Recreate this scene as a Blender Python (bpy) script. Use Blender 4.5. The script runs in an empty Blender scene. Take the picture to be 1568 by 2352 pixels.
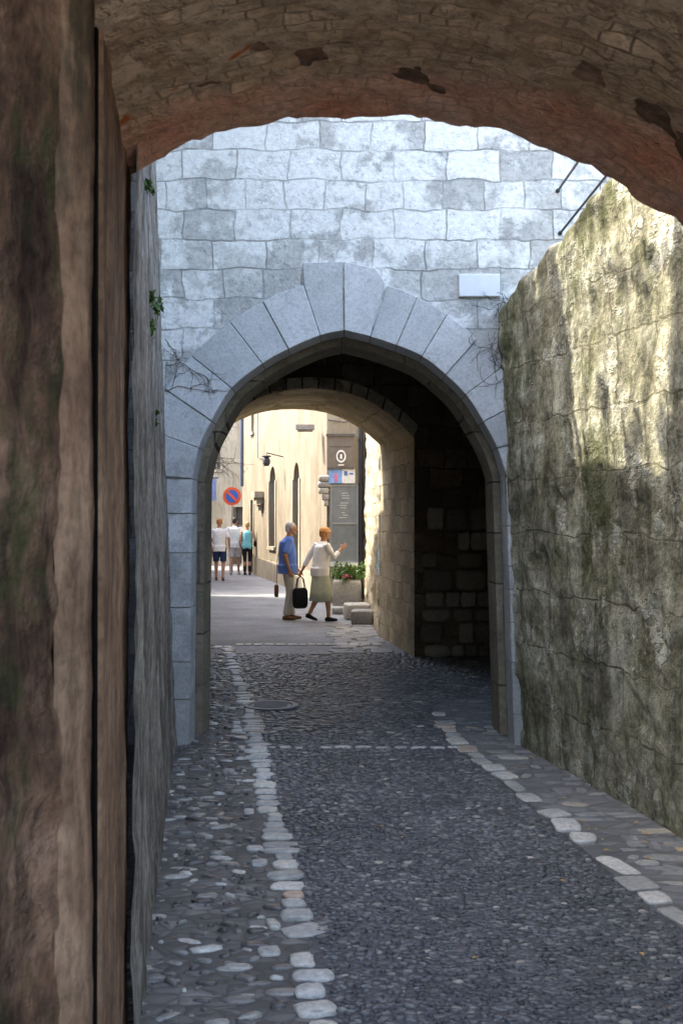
import bpy, bmesh, math, random
import numpy as np
from mathutils import Vector, noise, Matrix
random.seed(7); rng=np.random.default_rng(5)
F=2613.0; CX=784.0; HY=1195.0; EH=1.7
def W(px,py,Y): return ((px-CX)*Y/F, Y, EH+(HY-py)*Y/F)
def G(px,py):
    Y=F*EH/(py-HY); return ((px-CX)*Y/F, Y)
scene=bpy.context.scene
COL=scene.collection
# ------------------------------------------------------------ materials
class NT:
    def __init__(s,name,rough=.85,spec=.3):
        s.m=bpy.data.materials.new(name); s.m.use_nodes=True; s.t=s.m.node_tree
        s.b=[n for n in s.t.nodes if n.type=='BSDF_PRINCIPLED'][0]
        s.b.inputs['Roughness'].default_value=rough
        s.b.inputs['Specular IOR Level'].default_value=spec
    def n(s,ty,**kw):
        x=s.t.nodes.new(ty)
        for k,v in kw.items(): setattr(x,k,v)
        return x
    def put(s,sock,v):
        if isinstance(v,bpy.types.NodeSocket): s.t.links.new(v,sock)
        elif isinstance(v,(tuple,list)) and len(v)==3 and sock.type=='RGBA': sock.default_value=(*v,1)
        else: sock.default_value=v
    def math(s,op,a,b=0.0,clamp=False):
        x=s.n('ShaderNodeMath',operation=op); x.use_clamp=clamp
        s.put(x.inputs[0],a); s.put(x.inputs[1],b); return x.outputs[0]
    def mix(s,f,a,b,bl='MIX'):
        x=s.n('ShaderNodeMix',data_type='RGBA',blend_type=bl)
        s.put(x.inputs[0],f); s.put(x.inputs[6],a); s.put(x.inputs[7],b); return x.outputs[2]
    def ramp(s,f,stops,interp='LINEAR'):
        x=s.n('ShaderNodeValToRGB'); cr=x.color_ramp; cr.interpolation=interp
        while len(cr.elements)<len(stops): cr.elements.new(.5)
        for e,(p,c) in zip(cr.elements,stops):
            e.position=p; e.color=(*c,1) if isinstance(c,(tuple,list)) else (c,c,c,1)
        s.put(x.inputs[0],f); return x.outputs[0]
    def coords(s,axis='XY'):
        c=s.n('ShaderNodeTexCoord').outputs['Object']
        sp=s.n('ShaderNodeSeparateXYZ'); s.put(sp.inputs[0],c)
        X,Y,Z=sp.outputs
        cb=s.n('ShaderNodeCombineXYZ')
        o={'XY':(X,Y,Z),'XZ':(X,Z,Y),'YZ':(Y,Z,X)}[axis]
        for i in range(3): s.put(cb.inputs[i],o[i])
        s.X,s.Y,s.Z=X,Y,Z
        return cb.outputs[0]
    def vscale(s,v,sc):
        x=s.n('ShaderNodeMapping'); x.inputs['Scale'].default_value=sc; s.put(x.inputs[0],v); return x.outputs[0]
    def noise(s,v,scale,detail=6,rough=.6,dist=0.0):
        x=s.n('ShaderNodeTexNoise'); s.put(x.inputs['Vector'],v); x.inputs['Scale'].default_value=scale
        x.inputs['Detail'].default_value=min(detail,5); x.inputs['Roughness'].default_value=rough
        x.inputs['Distortion'].default_value=dist; return x.outputs[0],x.outputs[1]
    def voro(s,v,scale,feat='F1'):
        x=s.n('ShaderNodeTexVoronoi',feature=feat); s.put(x.inputs['Vector'],v); x.inputs['Scale'].default_value=scale
        return x.outputs
    def warp(s,v,scale,amt):
        _,c=s.noise(v,scale,2)
        a=s.n('ShaderNodeVectorMath',operation='SUBTRACT'); s.put(a.inputs[0],c); a.inputs[1].default_value=(.5,.5,.5)
        b=s.n('ShaderNodeVectorMath',operation='SCALE'); s.put(b.inputs[0],a.outputs[0]); b.inputs['Scale'].default_value=amt
        d=s.n('ShaderNodeVectorMath',operation='ADD'); s.put(d.inputs[0],v); s.put(d.inputs[1],b.outputs[0]); return d.outputs[0]
    def bump(s,h,strength=.5,dist=.02):
        x=s.n('ShaderNodeBump'); x.inputs['Strength'].default_value=strength; x.inputs['Distance'].default_value=dist
        s.put(x.inputs['Height'],h); s.put(s.b.inputs['Normal'],x.outputs[0])
    def col(s,c): s.put(s.b.inputs['Base Color'],c)

def stone(name,axis,cols,patch=None,brick=None,streak=0,moss=None,bump=.6,rough=.9,scale=2.0,spec=.2,fine=1.0,dist=.02,spk=1.0,fd=(.42,.05)):
    N=NT(name,rough,spec); v=N.coords(axis)
    f,_=N.noise(v,scale,5,.65)
    c=N.ramp(f,cols); h=f
    f2,_=N.noise(v,24,5,.75)
    h=N.math('ADD',N.math('MULTIPLY',f,.8),N.math('MULTIPLY',f2,.4*fine))
    if brick:
        w,hh,ms,mc,var,wr=brick
        vw=N.warp(v,3.0,wr)
        b=N.n('ShaderNodeTexBrick',offset=.43,squash=.75,squash_frequency=3); N.put(b.inputs['Vector'],vw)
        b.inputs['Scale'].default_value=1; b.inputs['Brick Width'].default_value=w; b.inputs['Row Height'].default_value=hh
        b.inputs['Mortar Size'].default_value=ms; b.inputs['Mortar Smooth'].default_value=.25; b.inputs['Bias'].default_value=0
        b.inputs['Color1'].default_value=(0,0,0,1); b.inputs['Color2'].default_value=(1,1,1,1); b.inputs['Mortar'].default_value=(.5,.5,.5,1)
        c=N.mix(1.0,c,N.ramp(b.outputs[0],[(0,1-var),(1,1+var*.6)]),'MULTIPLY')
        fade=N.ramp(f,[(fd[0],fd[1]),(.6,1.)])
        mf=N.math('MULTIPLY',b.outputs[1],fade)
        c=N.mix(mf,c,mc); N._b=b; N._mf=mf; N._mc=mc
        h=N.math('SUBTRACT',h,N.math('MULTIPLY',mf,.8))
        h=N.math('ADD',h,N.math('MULTIPLY',b.outputs[0],.10))
    if patch:
        pc,ps,pt,pw,pa=patch
        p,_=N.noise(v,ps,5,.75)
        pm=N.ramp(p,[(pt,0),(pt+pw,1)])
        c=N.mix(N.math('MULTIPLY',pm,pa),c,pc); h=N.math('ADD',h,N.math('MULTIPLY',pm,.2))
    if streak:
        vs=N.vscale(N.warp(v,4,.12),(4.5,.7,4.5)); st,_=N.noise(vs,1.3,5,.78)
        c=N.mix(streak,c,N.ramp(st,[(.38,.22),(.6,1.2)]),'MULTIPLY')
        h=N.math('ADD',h,N.math('MULTIPLY',st,.4))
    if moss:
        mc,ms,mt=moss
        p,_=N.noise(N.vscale(v,(1,.45,1)),ms,5,.78)
        c=N.mix(N.ramp(p,[(mt,0),(mt+.1,.85)]),c,mc)
    c=N.mix(spk,c,N.ramp(f2,[(.3,.62),(.5,1.),(.72,1.25)]),'MULTIPLY')
    N.col(c); N.bump(h,bump,dist); N._c=c; N._f2=f2; N._v=v
    return N
def plain(name,c,rough=.6,spec=.3,metal=0,var=.15,scale=8):
    N=NT(name,rough,spec); v=N.coords('XY'); f,_=N.noise(v,scale,4)
    N.col(N.mix(1.0,c,N.ramp(f,[(.3,1-var),(.7,1+var)]),'MULTIPLY')); N.b.inputs['Metallic'].default_value=metal
    N.bump(f,.1,.004)
    return N.m
def gate_mat():
    N=stone('ashlar_limestone','XZ',[(.3,(.47,.46,.43)),(.5,(.60,.59,.55)),(.7,(.70,.69,.65))],
      brick=(.40,.225,.0065,(.30,.295,.27),.16,.10),bump=.9,scale=2.2,patch=((.46,.455,.43),3.1,.55,.06,.5),fd=(.40,.35))
    v=N._v
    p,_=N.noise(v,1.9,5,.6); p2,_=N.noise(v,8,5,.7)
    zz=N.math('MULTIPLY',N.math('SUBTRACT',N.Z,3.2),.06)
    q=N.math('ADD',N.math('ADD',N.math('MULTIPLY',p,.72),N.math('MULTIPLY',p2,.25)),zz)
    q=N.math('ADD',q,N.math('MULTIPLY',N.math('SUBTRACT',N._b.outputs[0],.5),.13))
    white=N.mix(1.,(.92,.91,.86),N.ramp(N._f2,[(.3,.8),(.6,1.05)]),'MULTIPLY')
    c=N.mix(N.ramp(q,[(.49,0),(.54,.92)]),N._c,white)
    c=N.mix(N.math('MULTIPLY',N._mf,.75),c,(.33,.325,.30))
    k,_=N.noise(v,14,5,.8); c=N.mix(N.ramp(N.math('ADD',k,N.math('MULTIPLY',p,.35)),[(.74,0),(.84,.55)]),c,(.35,.35,.33))
    N.col(c); return N.m
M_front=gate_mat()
def vous_mat():
    N=NT('dressed_limestone',.85,.2); v=N.coords('XZ')
    f,_=N.noise(v,2.2,5,.65); c=N.ramp(f,[(.3,(.54,.54,.525)),(.5,(.66,.66,.645)),(.7,(.76,.76,.74))])
    at=N.n('ShaderNodeAttribute',attribute_name='rnd'); c=N.mix(1.,c,N.ramp(at.outputs['Fac'],[(0,.86),(1,1.08)]),'MULTIPLY')
    k,_=N.noise(v,5,5,.8); z=N.math('MULTIPLY',N.math('SUBTRACT',2.6,N.Z),.25,True)
    g=N.ramp(N.math('ADD',k,N.math('MULTIPLY',z,.30)),[(.54,0),(.68,1)])
    c=N.mix(N.math('MULTIPLY',g,.55),c,(.32,.325,.31))
    f2,_=N.noise(v,45,5,.75); c=N.mix(1.,c,N.ramp(f2,[(.3,.75),(.6,1.06)]),'MULTIPLY'); N.col(c); N.bump(N.math('ADD',f2,k),.5,.01); return N.m
M_vous=vous_mat()
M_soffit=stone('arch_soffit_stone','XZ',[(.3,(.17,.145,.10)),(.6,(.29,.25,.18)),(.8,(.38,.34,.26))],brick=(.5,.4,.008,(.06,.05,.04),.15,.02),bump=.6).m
M_left=stone('weathered_render_grey','YZ',[(.3,(.17,.145,.12)),(.5,(.31,.275,.23)),(.7,(.44,.40,.34))],
    patch=((.48,.44,.38),3.5,.56,.1,.6),streak=.85,moss=((.085,.085,.055),2.2,.60),bump=.7,scale=3.,dist=.02).m
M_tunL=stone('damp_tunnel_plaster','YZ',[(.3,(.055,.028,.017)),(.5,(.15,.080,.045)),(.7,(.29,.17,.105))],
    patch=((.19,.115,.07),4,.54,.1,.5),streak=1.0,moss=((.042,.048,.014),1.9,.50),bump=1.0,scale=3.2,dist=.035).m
M_tunP=stone('pier_stone','YZ',[(.3,(.17,.095,.055)),(.5,(.29,.17,.10)),(.7,(.42,.27,.165))],streak=.75,bump=.8,scale=3.2,moss=((.075,.06,.035),2.2,.57)).m
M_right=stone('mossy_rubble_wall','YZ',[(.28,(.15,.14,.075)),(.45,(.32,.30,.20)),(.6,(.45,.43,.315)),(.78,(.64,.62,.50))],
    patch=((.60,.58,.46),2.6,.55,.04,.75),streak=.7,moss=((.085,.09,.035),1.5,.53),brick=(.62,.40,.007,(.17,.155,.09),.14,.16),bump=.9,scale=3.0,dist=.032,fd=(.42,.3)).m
def vault_mat():
    N=stone('vault_masonry','XY',[(.3,(.38,.23,.12)),(.5,(.62,.42,.245)),(.7,(.76,.55,.34))],brick=(.095,.058,.004,(.30,.19,.11),.22,.12),bump=1.0,scale=3.,dist=.03,
       patch=((.66,.47,.29),5,.50,.06,.85))
    v=N._v
    f,_=N.noise(v,5,5); r,_=N.noise(v,2,3)
    edge=N.math('ADD',N.Y,N.math('MULTIPLY',N.math('SUBTRACT',f,.5),.35))
    edge=N.math('ADD',edge,N.math('MULTIPLY',N.math('MAXIMUM',N.X,0),.14))
    m=N.ramp(N.math('DIVIDE',edge,4.0),[(.83,0),(.865,1)])
    red=N.ramp(r,[(.35,(.80,.30,.17)),(.5,(.85,.43,.27)),(.65,(.80,.50,.34))])
    red=N.mix(1.,red,N.ramp(N._f2,[(.3,.6),(.65,1.15)]),'MULTIPLY')
    red=N.mix(N.math('MULTIPLY',N._mf,.5),red,(.45,.28,.18))
    c=N.mix(N.math('MULTIPLY',m,.8),N._c,red)
    k,_=N.noise(v,3.3,3); c=N.mix(N.ramp(k,[(.68,0),(.70,1)]),c,(.50,.15,.035))
    N.col(c); return N.m
M_vault=vault_mat()
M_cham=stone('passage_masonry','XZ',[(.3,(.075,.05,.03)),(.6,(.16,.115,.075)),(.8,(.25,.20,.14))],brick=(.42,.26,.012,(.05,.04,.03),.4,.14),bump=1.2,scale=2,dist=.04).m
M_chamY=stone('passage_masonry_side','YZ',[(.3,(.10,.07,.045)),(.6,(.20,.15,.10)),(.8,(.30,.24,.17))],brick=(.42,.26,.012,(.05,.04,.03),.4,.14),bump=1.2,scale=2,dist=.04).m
M_jamb=stone('honey_stone','YZ',[(.3,(.32,.27,.18)),(.5,(.50,.43,.30)),(.75,(.66,.60,.45))],brick=(.36,.22,.008,(.24,.19,.12),.22,.12),bump=1.0,dist=.03).m
M_cream=stone('cream_render','YZ',[(.3,(.195,.16,.11)),(.5,(.245,.205,.145)),(.7,(.29,.25,.185))],streak=.3,bump=.25,scale=.8,fine=.4,spk=.35).m
M_creamX=stone('pale_render','XZ',[(.3,(.30,.255,.185)),(.5,(.38,.33,.245)),(.7,(.44,.39,.30))],streak=.3,bump=.25,scale=.8,fine=.4,spk=.35).m
M_tile=stone('roof_tile','XY',[(.3,(.32,.14,.08)),(.7,(.45,.24,.14))],brick=(.2,.35,.02,(.15,.08,.05),.3,.02),bump=.8).m
M_shut=plain('painted_grey_wood',(.20,.22,.23),.5)
M_beigewood=plain('painted_beige_wood',(.26,.22,.16),.5)
M_glass=plain('dark_window_glass',(.07,.07,.07),.15,.5)
M_dark=plain('slot_shade_black',(.008,.006,.005),.95,.05)  # near-black colour standing in for the shade inside the pier slot
M_iron=plain('dark_iron',(.03,.03,.035),.5,.4)
M_pipe=plain('slate_blue_zinc',(.07,.09,.14),.45,.4)
M_white=plain('white_paint',(.75,.75,.73),.5)
M_leaf=plain('leaf_green',(.07,.12,.03),.6,.3,var=.5,scale=30)
M_leaf2=plain('leaf_bright',(.08,.15,.03),.6,.3,var=.5,scale=30)
M_twig=plain('dry_twig',(.10,.08,.065),.9,.1)
M_pink=plain('pink_petal',(.7,.15,.28),.6)
def ground_mat(name,base,dark,rs,rough=.6,axis='XY',bs=.6):
    N=NT(name,rough,.4); v=N.coords(axis); vw=N.vscale(N.warp(v,6,.05),(.7,1.,1))
    o=N.voro(vw,rs); e=N.voro(vw,rs,'DISTANCE_TO_EDGE')[0]
    f,_=N.noise(v,1.3,5,.6); sp=N.n('ShaderNodeSeparateColor'); N.put(sp.inputs[0],o[1])
    c=N.mix(1.,base,N.ramp(f,[(.3,.7),(.7,1.25)]),'MULTIPLY')
    c=N.mix(1.,c,N.ramp(sp.outputs[0],[(0,.7),(.85,1.1),(1,1.6)]),'MULTIPLY')
    m=N.ramp(e,[(0,1),(.12,0)]); c=N.mix(N.math('MULTIPLY',m,.7),c,dark); N.col(c)
    N.bump(N.ramp(e,[(0,0),(.35,1)]),bs,.012); return N.m
M_ground=ground_mat('street_ground',(.20,.20,.21),(.10,.10,.105),30,.75,bs=.2)
M_road=ground_mat('pebble_mortar',(.125,.125,.13),(.055,.055,.06),26,.5,bs=.6)
M_strip=ground_mat('cobble_mortar',(.16,.15,.135),(.08,.072,.065),14,.55)
M_rstrip=ground_mat('flagstone_mortar',(.20,.20,.19),(.11,.11,.105),9,.6)
M_asph=ground_mat('pale_asphalt',(.24,.245,.25),(.20,.20,.21),60,.8,bs=.1)
def peb_mat(name,stops,rough):
    N=NT(name,rough,.5); at=N.n('ShaderNodeAttribute',attribute_name='rnd')
    v=N.coords('XY'); f,_=N.noise(v,35,5,.7); g,_=N.noise(v,.9,3)
    c=N.ramp(at.outputs['Fac'],stops); c=N.mix(1.,c,N.ramp(f,[(.3,.6),(.65,1.15)]),'MULTIPLY')
    c=N.mix(1.,c,N.ramp(g,[(.35,.75),(.65,1.2)]),'MULTIPLY')
    N.col(c); N.bump(f,.35,.006); return N.m
M_peb=peb_mat('river_pebbles',[(0,(.07,.07,.072)),(.6,(.16,.16,.162)),(.93,(.24,.235,.22)),(.985,(.36,.34,.30)),(1,(.6,.5,.42))],.33)
M_cob=peb_mat('worn_cobbles',[(0,(.10,.09,.085)),(.5,(.24,.225,.205)),(.8,(.48,.46,.41)),(1,(.78,.74,.66))],.28)
M_edge=peb_mat('pale_edging_stone',[(0,(.42,.41,.37)),(.6,(.66,.63,.57)),(.9,(.76,.71,.60)),(1,(.52,.36,.26))],.42)
M_flag=peb_mat('worn_flagstone',[(0,(.19,.19,.18)),(.6,(.32,.31,.29)),(.9,(.46,.44,.38)),(1,(.52,.38,.22))],.5)
# ------------------------------------------------------------ mesh helpers
def mobj(name,verts,faces,mat=None,smooth=False,parent=None,attr=None):
    me=bpy.data.meshes.new(name); me.from_pydata([tuple(v) for v in verts],[],[tuple(f) for f in faces]); me.update()
    if attr is not None:
        a=me.attributes.new('rnd','FLOAT','POINT'); a.data.foreach_set('value',np.asarray(attr,dtype=np.float32))
    o=bpy.data.objects.new(name,me); COL.objects.link(o)
    if mat: me.materials.append(mat)
    if smooth: me.polygons.foreach_set('use_smooth',[True]*len(me.polygons))
    if parent: o.parent=parent
    bm=bmesh.new(); bm.from_mesh(me); bmesh.ops.recalc_face_normals(bm,faces=bm.faces); bm.to_mesh(me); bm.free()
    return o
def empty(name):
    o=bpy.data.objects.new(name,None); COL.objects.link(o); return o
class MB:
    def __init__(s): s.v=[];s.f=[];s.a=[]
    def add(s,v,f,a=0.0):
        k=len(s.v); s.v+=[tuple(p) for p in v]; s.f+=[tuple(i+k for i in q) for q in f]; s.a+=[a]*len(v)
    def box(s,x0,x1,y0,y1,z0,z1,a=0.):
        s.add([(x0,y0,z0),(x1,y0,z0),(x1,y1,z0),(x0,y1,z0),(x0,y0,z1),(x1,y0,z1),(x1,y1,z1),(x0,y1,z1)],
          [(0,3,2,1),(4,5,6,7),(0,1,5,4),(1,2,6,5),(2,3,7,6),(3,0,4,7)],a)
    def prism(s,poly,Y0,Y1,a=0.):
        n=len(poly); v=[(x,Y0,z) for x,z in poly]+[(x,Y1,z) for x,z in poly]
        f=[tuple(range(n)),tuple(range(2*n-1,n-1,-1))]+[(i,(i+1)%n,n+(i+1)%n,n+i) for i in range(n)]; s.add(v,f,a)
    def tube(s,pts,r,seg=8,a=0.):
        v,f=tube(pts,[r]*len(pts) if not isinstance(r,(list,tuple)) else r,seg); s.add(v,f,a)
    def obj(s,name,mat,smooth=False,parent=None): return mobj(name,s.v,s.f,mat,smooth,parent,s.a)
def tube(pts,rad,seg=10,ref=None):
    pts=[Vector(p) for p in pts]; v=[];f=[];n=len(pts)
    up=None
    for i,p in enumerate(pts):
        t=(pts[min(i+1,n-1)]-pts[max(i-1,0)])
        if t.length<1e-9: t=Vector((0,0,1))
        t.normalize()
        if up is None:
            up=Vector(ref) if ref else (Vector((0,1,0)) if abs(t.y)<.8 else Vector((1,0,0)))
        u=(up-t*up.dot(t)).normalized(); w=t.cross(u); up=u
        r=rad[i]; ru,rw=(r if isinstance(r,(tuple,list)) else (r,r))
        for k in range(seg):
            a=2*math.pi*k/seg; v.append(p+u*math.cos(a)*ru+w*math.sin(a)*rw)
    for i in range(n-1):
        for k in range(seg):
            k2=(k+1)%seg; f.append((i*seg+k,i*seg+k2,(i+1)*seg+k2,(i+1)*seg+k))
    f.append(tuple(range(seg-1,-1,-1))); f.append(tuple((n-1)*seg+k for k in range(seg)))
    return v,f
def ell(c,r,seg=14,rings=9,ex=1.0):
    v=[];f=[]
    sg=lambda q:math.copysign(abs(q)**ex,q)
    for i in range(1,rings):
        th=math.pi*i/rings
        for k in range(seg):
            a=2*math.pi*k/seg
            v.append((c[0]+r[0]*sg(math.sin(th))*sg(math.cos(a)),c[1]+r[1]*sg(math.sin(th))*sg(math.sin(a)),c[2]+r[2]*sg(math.cos(th))))
    for i in range(rings-2):
        for k in range(seg):
            k2=(k+1)%seg; f.append((i*seg+k,i*seg+k2,(i+1)*seg+k2,(i+1)*seg+k))
    f.append(tuple(range(seg-1,-1,-1))); f.append(tuple((rings-2)*seg+k for k in range(seg)))
    return v,f
def fbm(p,o=4): return noise.fractal(Vector(p),.8,2.1,o)
def batch(name,items,mat,seg=10,rings=6,ex=.55,jit=.06,parent=None):
    bv,bf=ell((0,0,0),(1,1,1),seg,rings,ex); bv=np.array(bv); nv=len(bv); n=len(items)
    it=np.array(items)
    S=it[:,3:6]; V=bv[None]*S[:,None,:]
    V=V*(1+rng.normal(0,jit,(n,nv,1)))
    c=np.cos(it[:,6])[:,None]; s=np.sin(it[:,6])[:,None]
    x=V[:,:,0]*c-V[:,:,1]*s; y=V[:,:,0]*s+V[:,:,1]*c
    V=np.stack([x,y,V[:,:,2]],-1)+it[:,None,0:3]
    V=V.reshape(-1,3)
    lens=np.array([len(q) for q in bf]); flat=np.concatenate([np.array(q) for q in bf])
    loops=(flat[None]+np.arange(n)[:,None]*nv).ravel(); LL=np.tile(lens,n)
    starts=np.concatenate([[0],np.cumsum(LL)[:-1]])
    me=bpy.data.meshes.new(name); me.vertices.add(len(V)); me.vertices.foreach_set('co',V.ravel())
    me.loops.add(len(loops)); me.loops.foreach_set('vertex_index',loops.astype(np.int32))
    me.polygons.add(len(LL)); me.polygons.foreach_set('loop_start',starts.astype(np.int32)); me.polygons.foreach_set('loop_total',LL.astype(np.int32))
    me.polygons.foreach_set('use_smooth',np.ones(len(LL),dtype=bool)); me.update(calc_edges=True)
    a=me.attributes.new('rnd','FLOAT','POINT'); a.data.foreach_set('value',np.repeat(it[:,7],nv).astype(np.float32))
    me.materials.append(mat); o=bpy.data.objects.new(name,me); COL.objects.link(o)
    if parent: o.parent=parent
    return o
def arch_wall(name,p0,p1,a,b,xL,xR,zt,Y0,Y1,mat,mat2=None,parent=None):
    n=len(p0); v=[(x,Y0,z) for x,z in p0]+[(x,Y1,z) for x,z in p1]; f=[];mi=[]
    def ad(p): v.append(p); return len(v)-1
    for (p,Y,o) in ((p0,Y0,0),(p1,Y1,n)):
        tops=[ad((p[i][0],Y,zt)) for i in range(a,b+1)]
        bl=ad((xL,Y,-.05)); tl=ad((xL,Y,zt)); br=ad((xR,Y,-.05)); tr=ad((xR,Y,zt))
        f.append([bl]+[o+i for i in range(0,a+1)]+[tops[0],tl]); mi.append(0)
        f.append([tr,tops[-1]]+[o+i for i in range(b,n)]+[br]); mi.append(0)
        for i in range(a,b): f.append([o+i,o+i+1,tops[i+1-a],tops[i-a]]); mi.append(0)
        if o==0: c0=(bl,tl,br,tr)
        else: c1=(bl,tl,br,tr)
    for i in range(n-1): f.append([i,i+1,n+i+1,n+i]); mi.append(1)
    f.append([c0[0],c0[1],c1[1],c1[0]]);f.append([c0[2],c0[3],c1[3],c1[2]]);f.append([c0[1],c0[3],c1[3],c1[1]]); mi+=[0,0,0]
    o=mobj(name,v,f,mat,parent=parent); o.data.materials.append(mat2 or mat)
    for pgn,m in zip(o.data.polygons,mi): pgn.material_index=m
    return o
def interp(tab,y):
    if y<=tab[0][0]:
        (a,b),(c,d)=tab[0],tab[1]; return b+(d-b)*(y-a)/(c-a)
    for (a,b),(c,d) in zip(tab,tab[1:]):
        if y<=c: return b+(d-b)*(y-a)/(c-a)
    return tab[-1][1]
# ------------------------------------------------------------ ground
def sheet(name,lf,rf,Y0,Y1,z,mat,step=.25):
    v=[];f=[];n=int((Y1-Y0)/step)+1
    for i in range(n+1):
        y=Y0+(Y1-Y0)*i/n; v+=[(lf(y),y,z),(rf(y),y,z)]
    for i in range(n): f.append((2*i,2*i+1,2*i+3,2*i+2))
    return mobj(name,v,f,mat)
mobj('ground',[(-250,-250,0),(250,-250,0),(250,250,0),(-250,250,0)],[(0,1,2,3)],M_ground)
Lt=[(3.84,-.06),(4.75,-.15),(5.32,-.235),(6.13,-.33),(7.34,-.48),(9.16,-.68),(11.85,-1.05),(15.6,-1.56)]
Rt=[(4.7,1.41),(5.135,1.35),(5.59,1.275),(6.13,1.21),(6.78,1.13),(7.59,1.005),(8.46,.86),(9.55,.79),(10.4,.83),(10.9,1.2),(11.1,3.2),(15,3.2)]
Lf=lambda y:interp(Lt,y); Rf=lambda y:interp(Rt,y)
WL=lambda y:-0.249-.12*y if y>2.55 else -.56
sheet('pebble_road',Lf,Rf,-1.5,15.55,.004,M_road,.15)
sheet('cobble_gutter',lambda y:-2.0,Lf,-1.5,15.55,.005,M_strip,.15)
sheet('side_pavement',Rf,lambda y:3.3,-1.5,11.0,.006,M_rstrip,.1)
sheet('asphalt_street',lambda y:-14,lambda y:1.2,15.6,60,.004,M_asph,2.)
items=[];y=3.3
while y<14.5:
    sc=.85 if y<6.5 else (1.05 if y<9 else 1.6)
    x=Lf(y)+.06
    xe=min(Rf(y)-.03,2.2)
    while x<xe:
        if random.random()<.84:
            rx=random.uniform(.012,.032)*sc; ry=rx*random.uniform(.4,.7)
            items.append((x+random.uniform(-.014,.014),y+random.uniform(-.010,.010),.003,rx,ry,random.uniform(.004,.013),random.gauss(0,.3),random.random()))
        x+=.045*sc*random.uniform(.8,1.3)
    y+=.028*sc
batch('road_pebbles',items,M_peb,7,5,.9,.06)
items=[];y=2.6
while y<15.5:
    x=WL(y)-.08
    while x<Lf(y)-.15:
        sz=random.choice([.010,.014,.02,.025,.033,.045]) 
        rx=sz*random.uniform(.9,1.6); ry=sz*random.uniform(.45,.85)
        if random.random()<.74: items.append((x+rx,y+random.uniform(-.035,.035),.003,rx,ry,random.uniform(.005,.018),random.gauss(0,.45),random.random()**1.5))
        x+=2*rx+random.uniform(.006,.045)
    y+=.062
batch('gutter_cobbles',items,M_cob,10,7,.75,.09)
def row(tab,y0,y1,wid,ln,off,prob=1.,hz=.018):
    out=[];y=y0
    while y<y1:
        l=random.uniform(*ln); w=wid*random.uniform(.5,1.2); xm=interp(tab,y+l/2); dx=(interp(tab,y+l)-interp(tab,y))/l
        if random.random()<prob: out.append((xm+off+random.uniform(-.02,.02),y+l/2,.004,w/2,l/2*random.uniform(.75,.93),hz*random.uniform(.5,1.3),-math.atan(dx)+random.gauss(0,.12),random.random()))
        y+=l
    return out
batch('gutter_edging_stones',row(Lt,3.0,15.3,.17,(.08,.18),-.02,.94)+row(Lt,3.0,15.3,.09,(.1,.16),-.15,.25),M_edge,12,7,.55,.06)
batch('pavement_edging_stones',row(Rt,3.6,10.0,.15,(.14,.34),.06,.92,hz=.014),M_edge,12,7,.42,.04)
items=[];x=-.56
while x<.82:
    l=random.uniform(.08,.16)
    if random.random()<.85: items.append((x+l/2,8.49+random.uniform(-.02,.02),.004,l/2-.012,random.uniform(.02,.04),.012,random.gauss(0,.06),random.random()*.8))
    x+=l
batch('threshold_stones',items,M_edge,12,7,.5,.05)
items=[];x=-1.45
while x<.5:
    l=random.uniform(.1,.2); items.append((x+l/2,15.5+random.uniform(-.02,.02),.006,l/2-.006,.09,.012,0,random.random()*.8)); x+=l
batch('paving_row_stones',items,M_edge,10,6,.45,.04)
items=[];y=3.0
while y<10.6:
    h=random.uniform(.08,.18); x=Rf(y)+.16
    while x<2.7:
        l=random.uniform(.06,.26)
        if random.random()<.58: items.append((x+l/2,y+h/2+random.uniform(-.03,.03),.002,l/2-.008,h/2*random.uniform(.6,.95),.011*random.uniform(.4,1.2),random.gauss(0,.2),random.random()))
        x+=l
    y+=h
batch('pavement_flagstones',items,M_flag,12,7,.6,.08)
items=[]
for i in range(70):
    yy=random.uniform(14.6,18.6); items.append((.25+random.uniform(-.28,.3)-(yy-14.6)*.03,yy,.006,random.uniform(.08,.16),random.uniform(.1,.2),.009,random.gauss(0,.1),random.random()*.8))
batch('kerbside_paving_stones',items,M_flag,10,6,.5,.04)
mb=MB()
for i in range(46):
    y=random.uniform(3.9,8.3); x=random.uniform(-.6,1.2) if i%5==0 else random.uniform(Rf(y)+.05,2.95-.193*y)
    s=random.uniform(.010,.024); a=random.random()*6.3; c_,s_=math.cos(a),math.sin(a)
    P4=[(-s,0,.0),(0,s*.5,.006),(s,0,.002),(0,-s*.5,.005)]
    mb.add([(x+p[0]*c_-p[1]*s_,y+p[0]*s_+p[1]*c_,.019+p[2]) for p in P4],[(0,1,2,3)])
mb.obj('fallen_leaves',plain('dry_leaf_yellow',(.50,.30,.08),.7,var=.4,scale=6))
mb=MB(); gx,gy=G(622,1624)
def ringm(mb,c,r0,r1,z,seg=40,h=.012):
    v=[];f=[]
    for k in range(seg):
        a=2*math.pi*k/seg; ca,sa=math.cos(a),math.sin(a)
        v+=[(c[0]+r0*ca,c[1]+r0*sa,z),(c[0]+r1*ca,c[1]+r1*sa,z),(c[0]+r0*ca,c[1]+r0*sa,z+h),(c[0]+r1*ca,c[1]+r1*sa,z+h)]
    for k in range(seg):
        a=4*k;b=4*((k+1)%seg); f+=[(a+2,a+3,b+3,b+2),(a,b,b+2,a+2),(a+1,a+3,b+3,b+1)]
    mb.add(v,f)
ringm(mb,(gx,gy),.20,.25,.012,h=.012); ringm(mb,(gx,gy),0.001,.19,.010,h=.008)
for k in range(-4,5): mb.box(gx-.15,gx+.15,gy+k*.035-.006,gy+k*.035+.006,.018,.023)
mb.obj('manhole_cover',plain('worn_cast_iron',(.17,.17,.18),.5,.5,.2))
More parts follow.
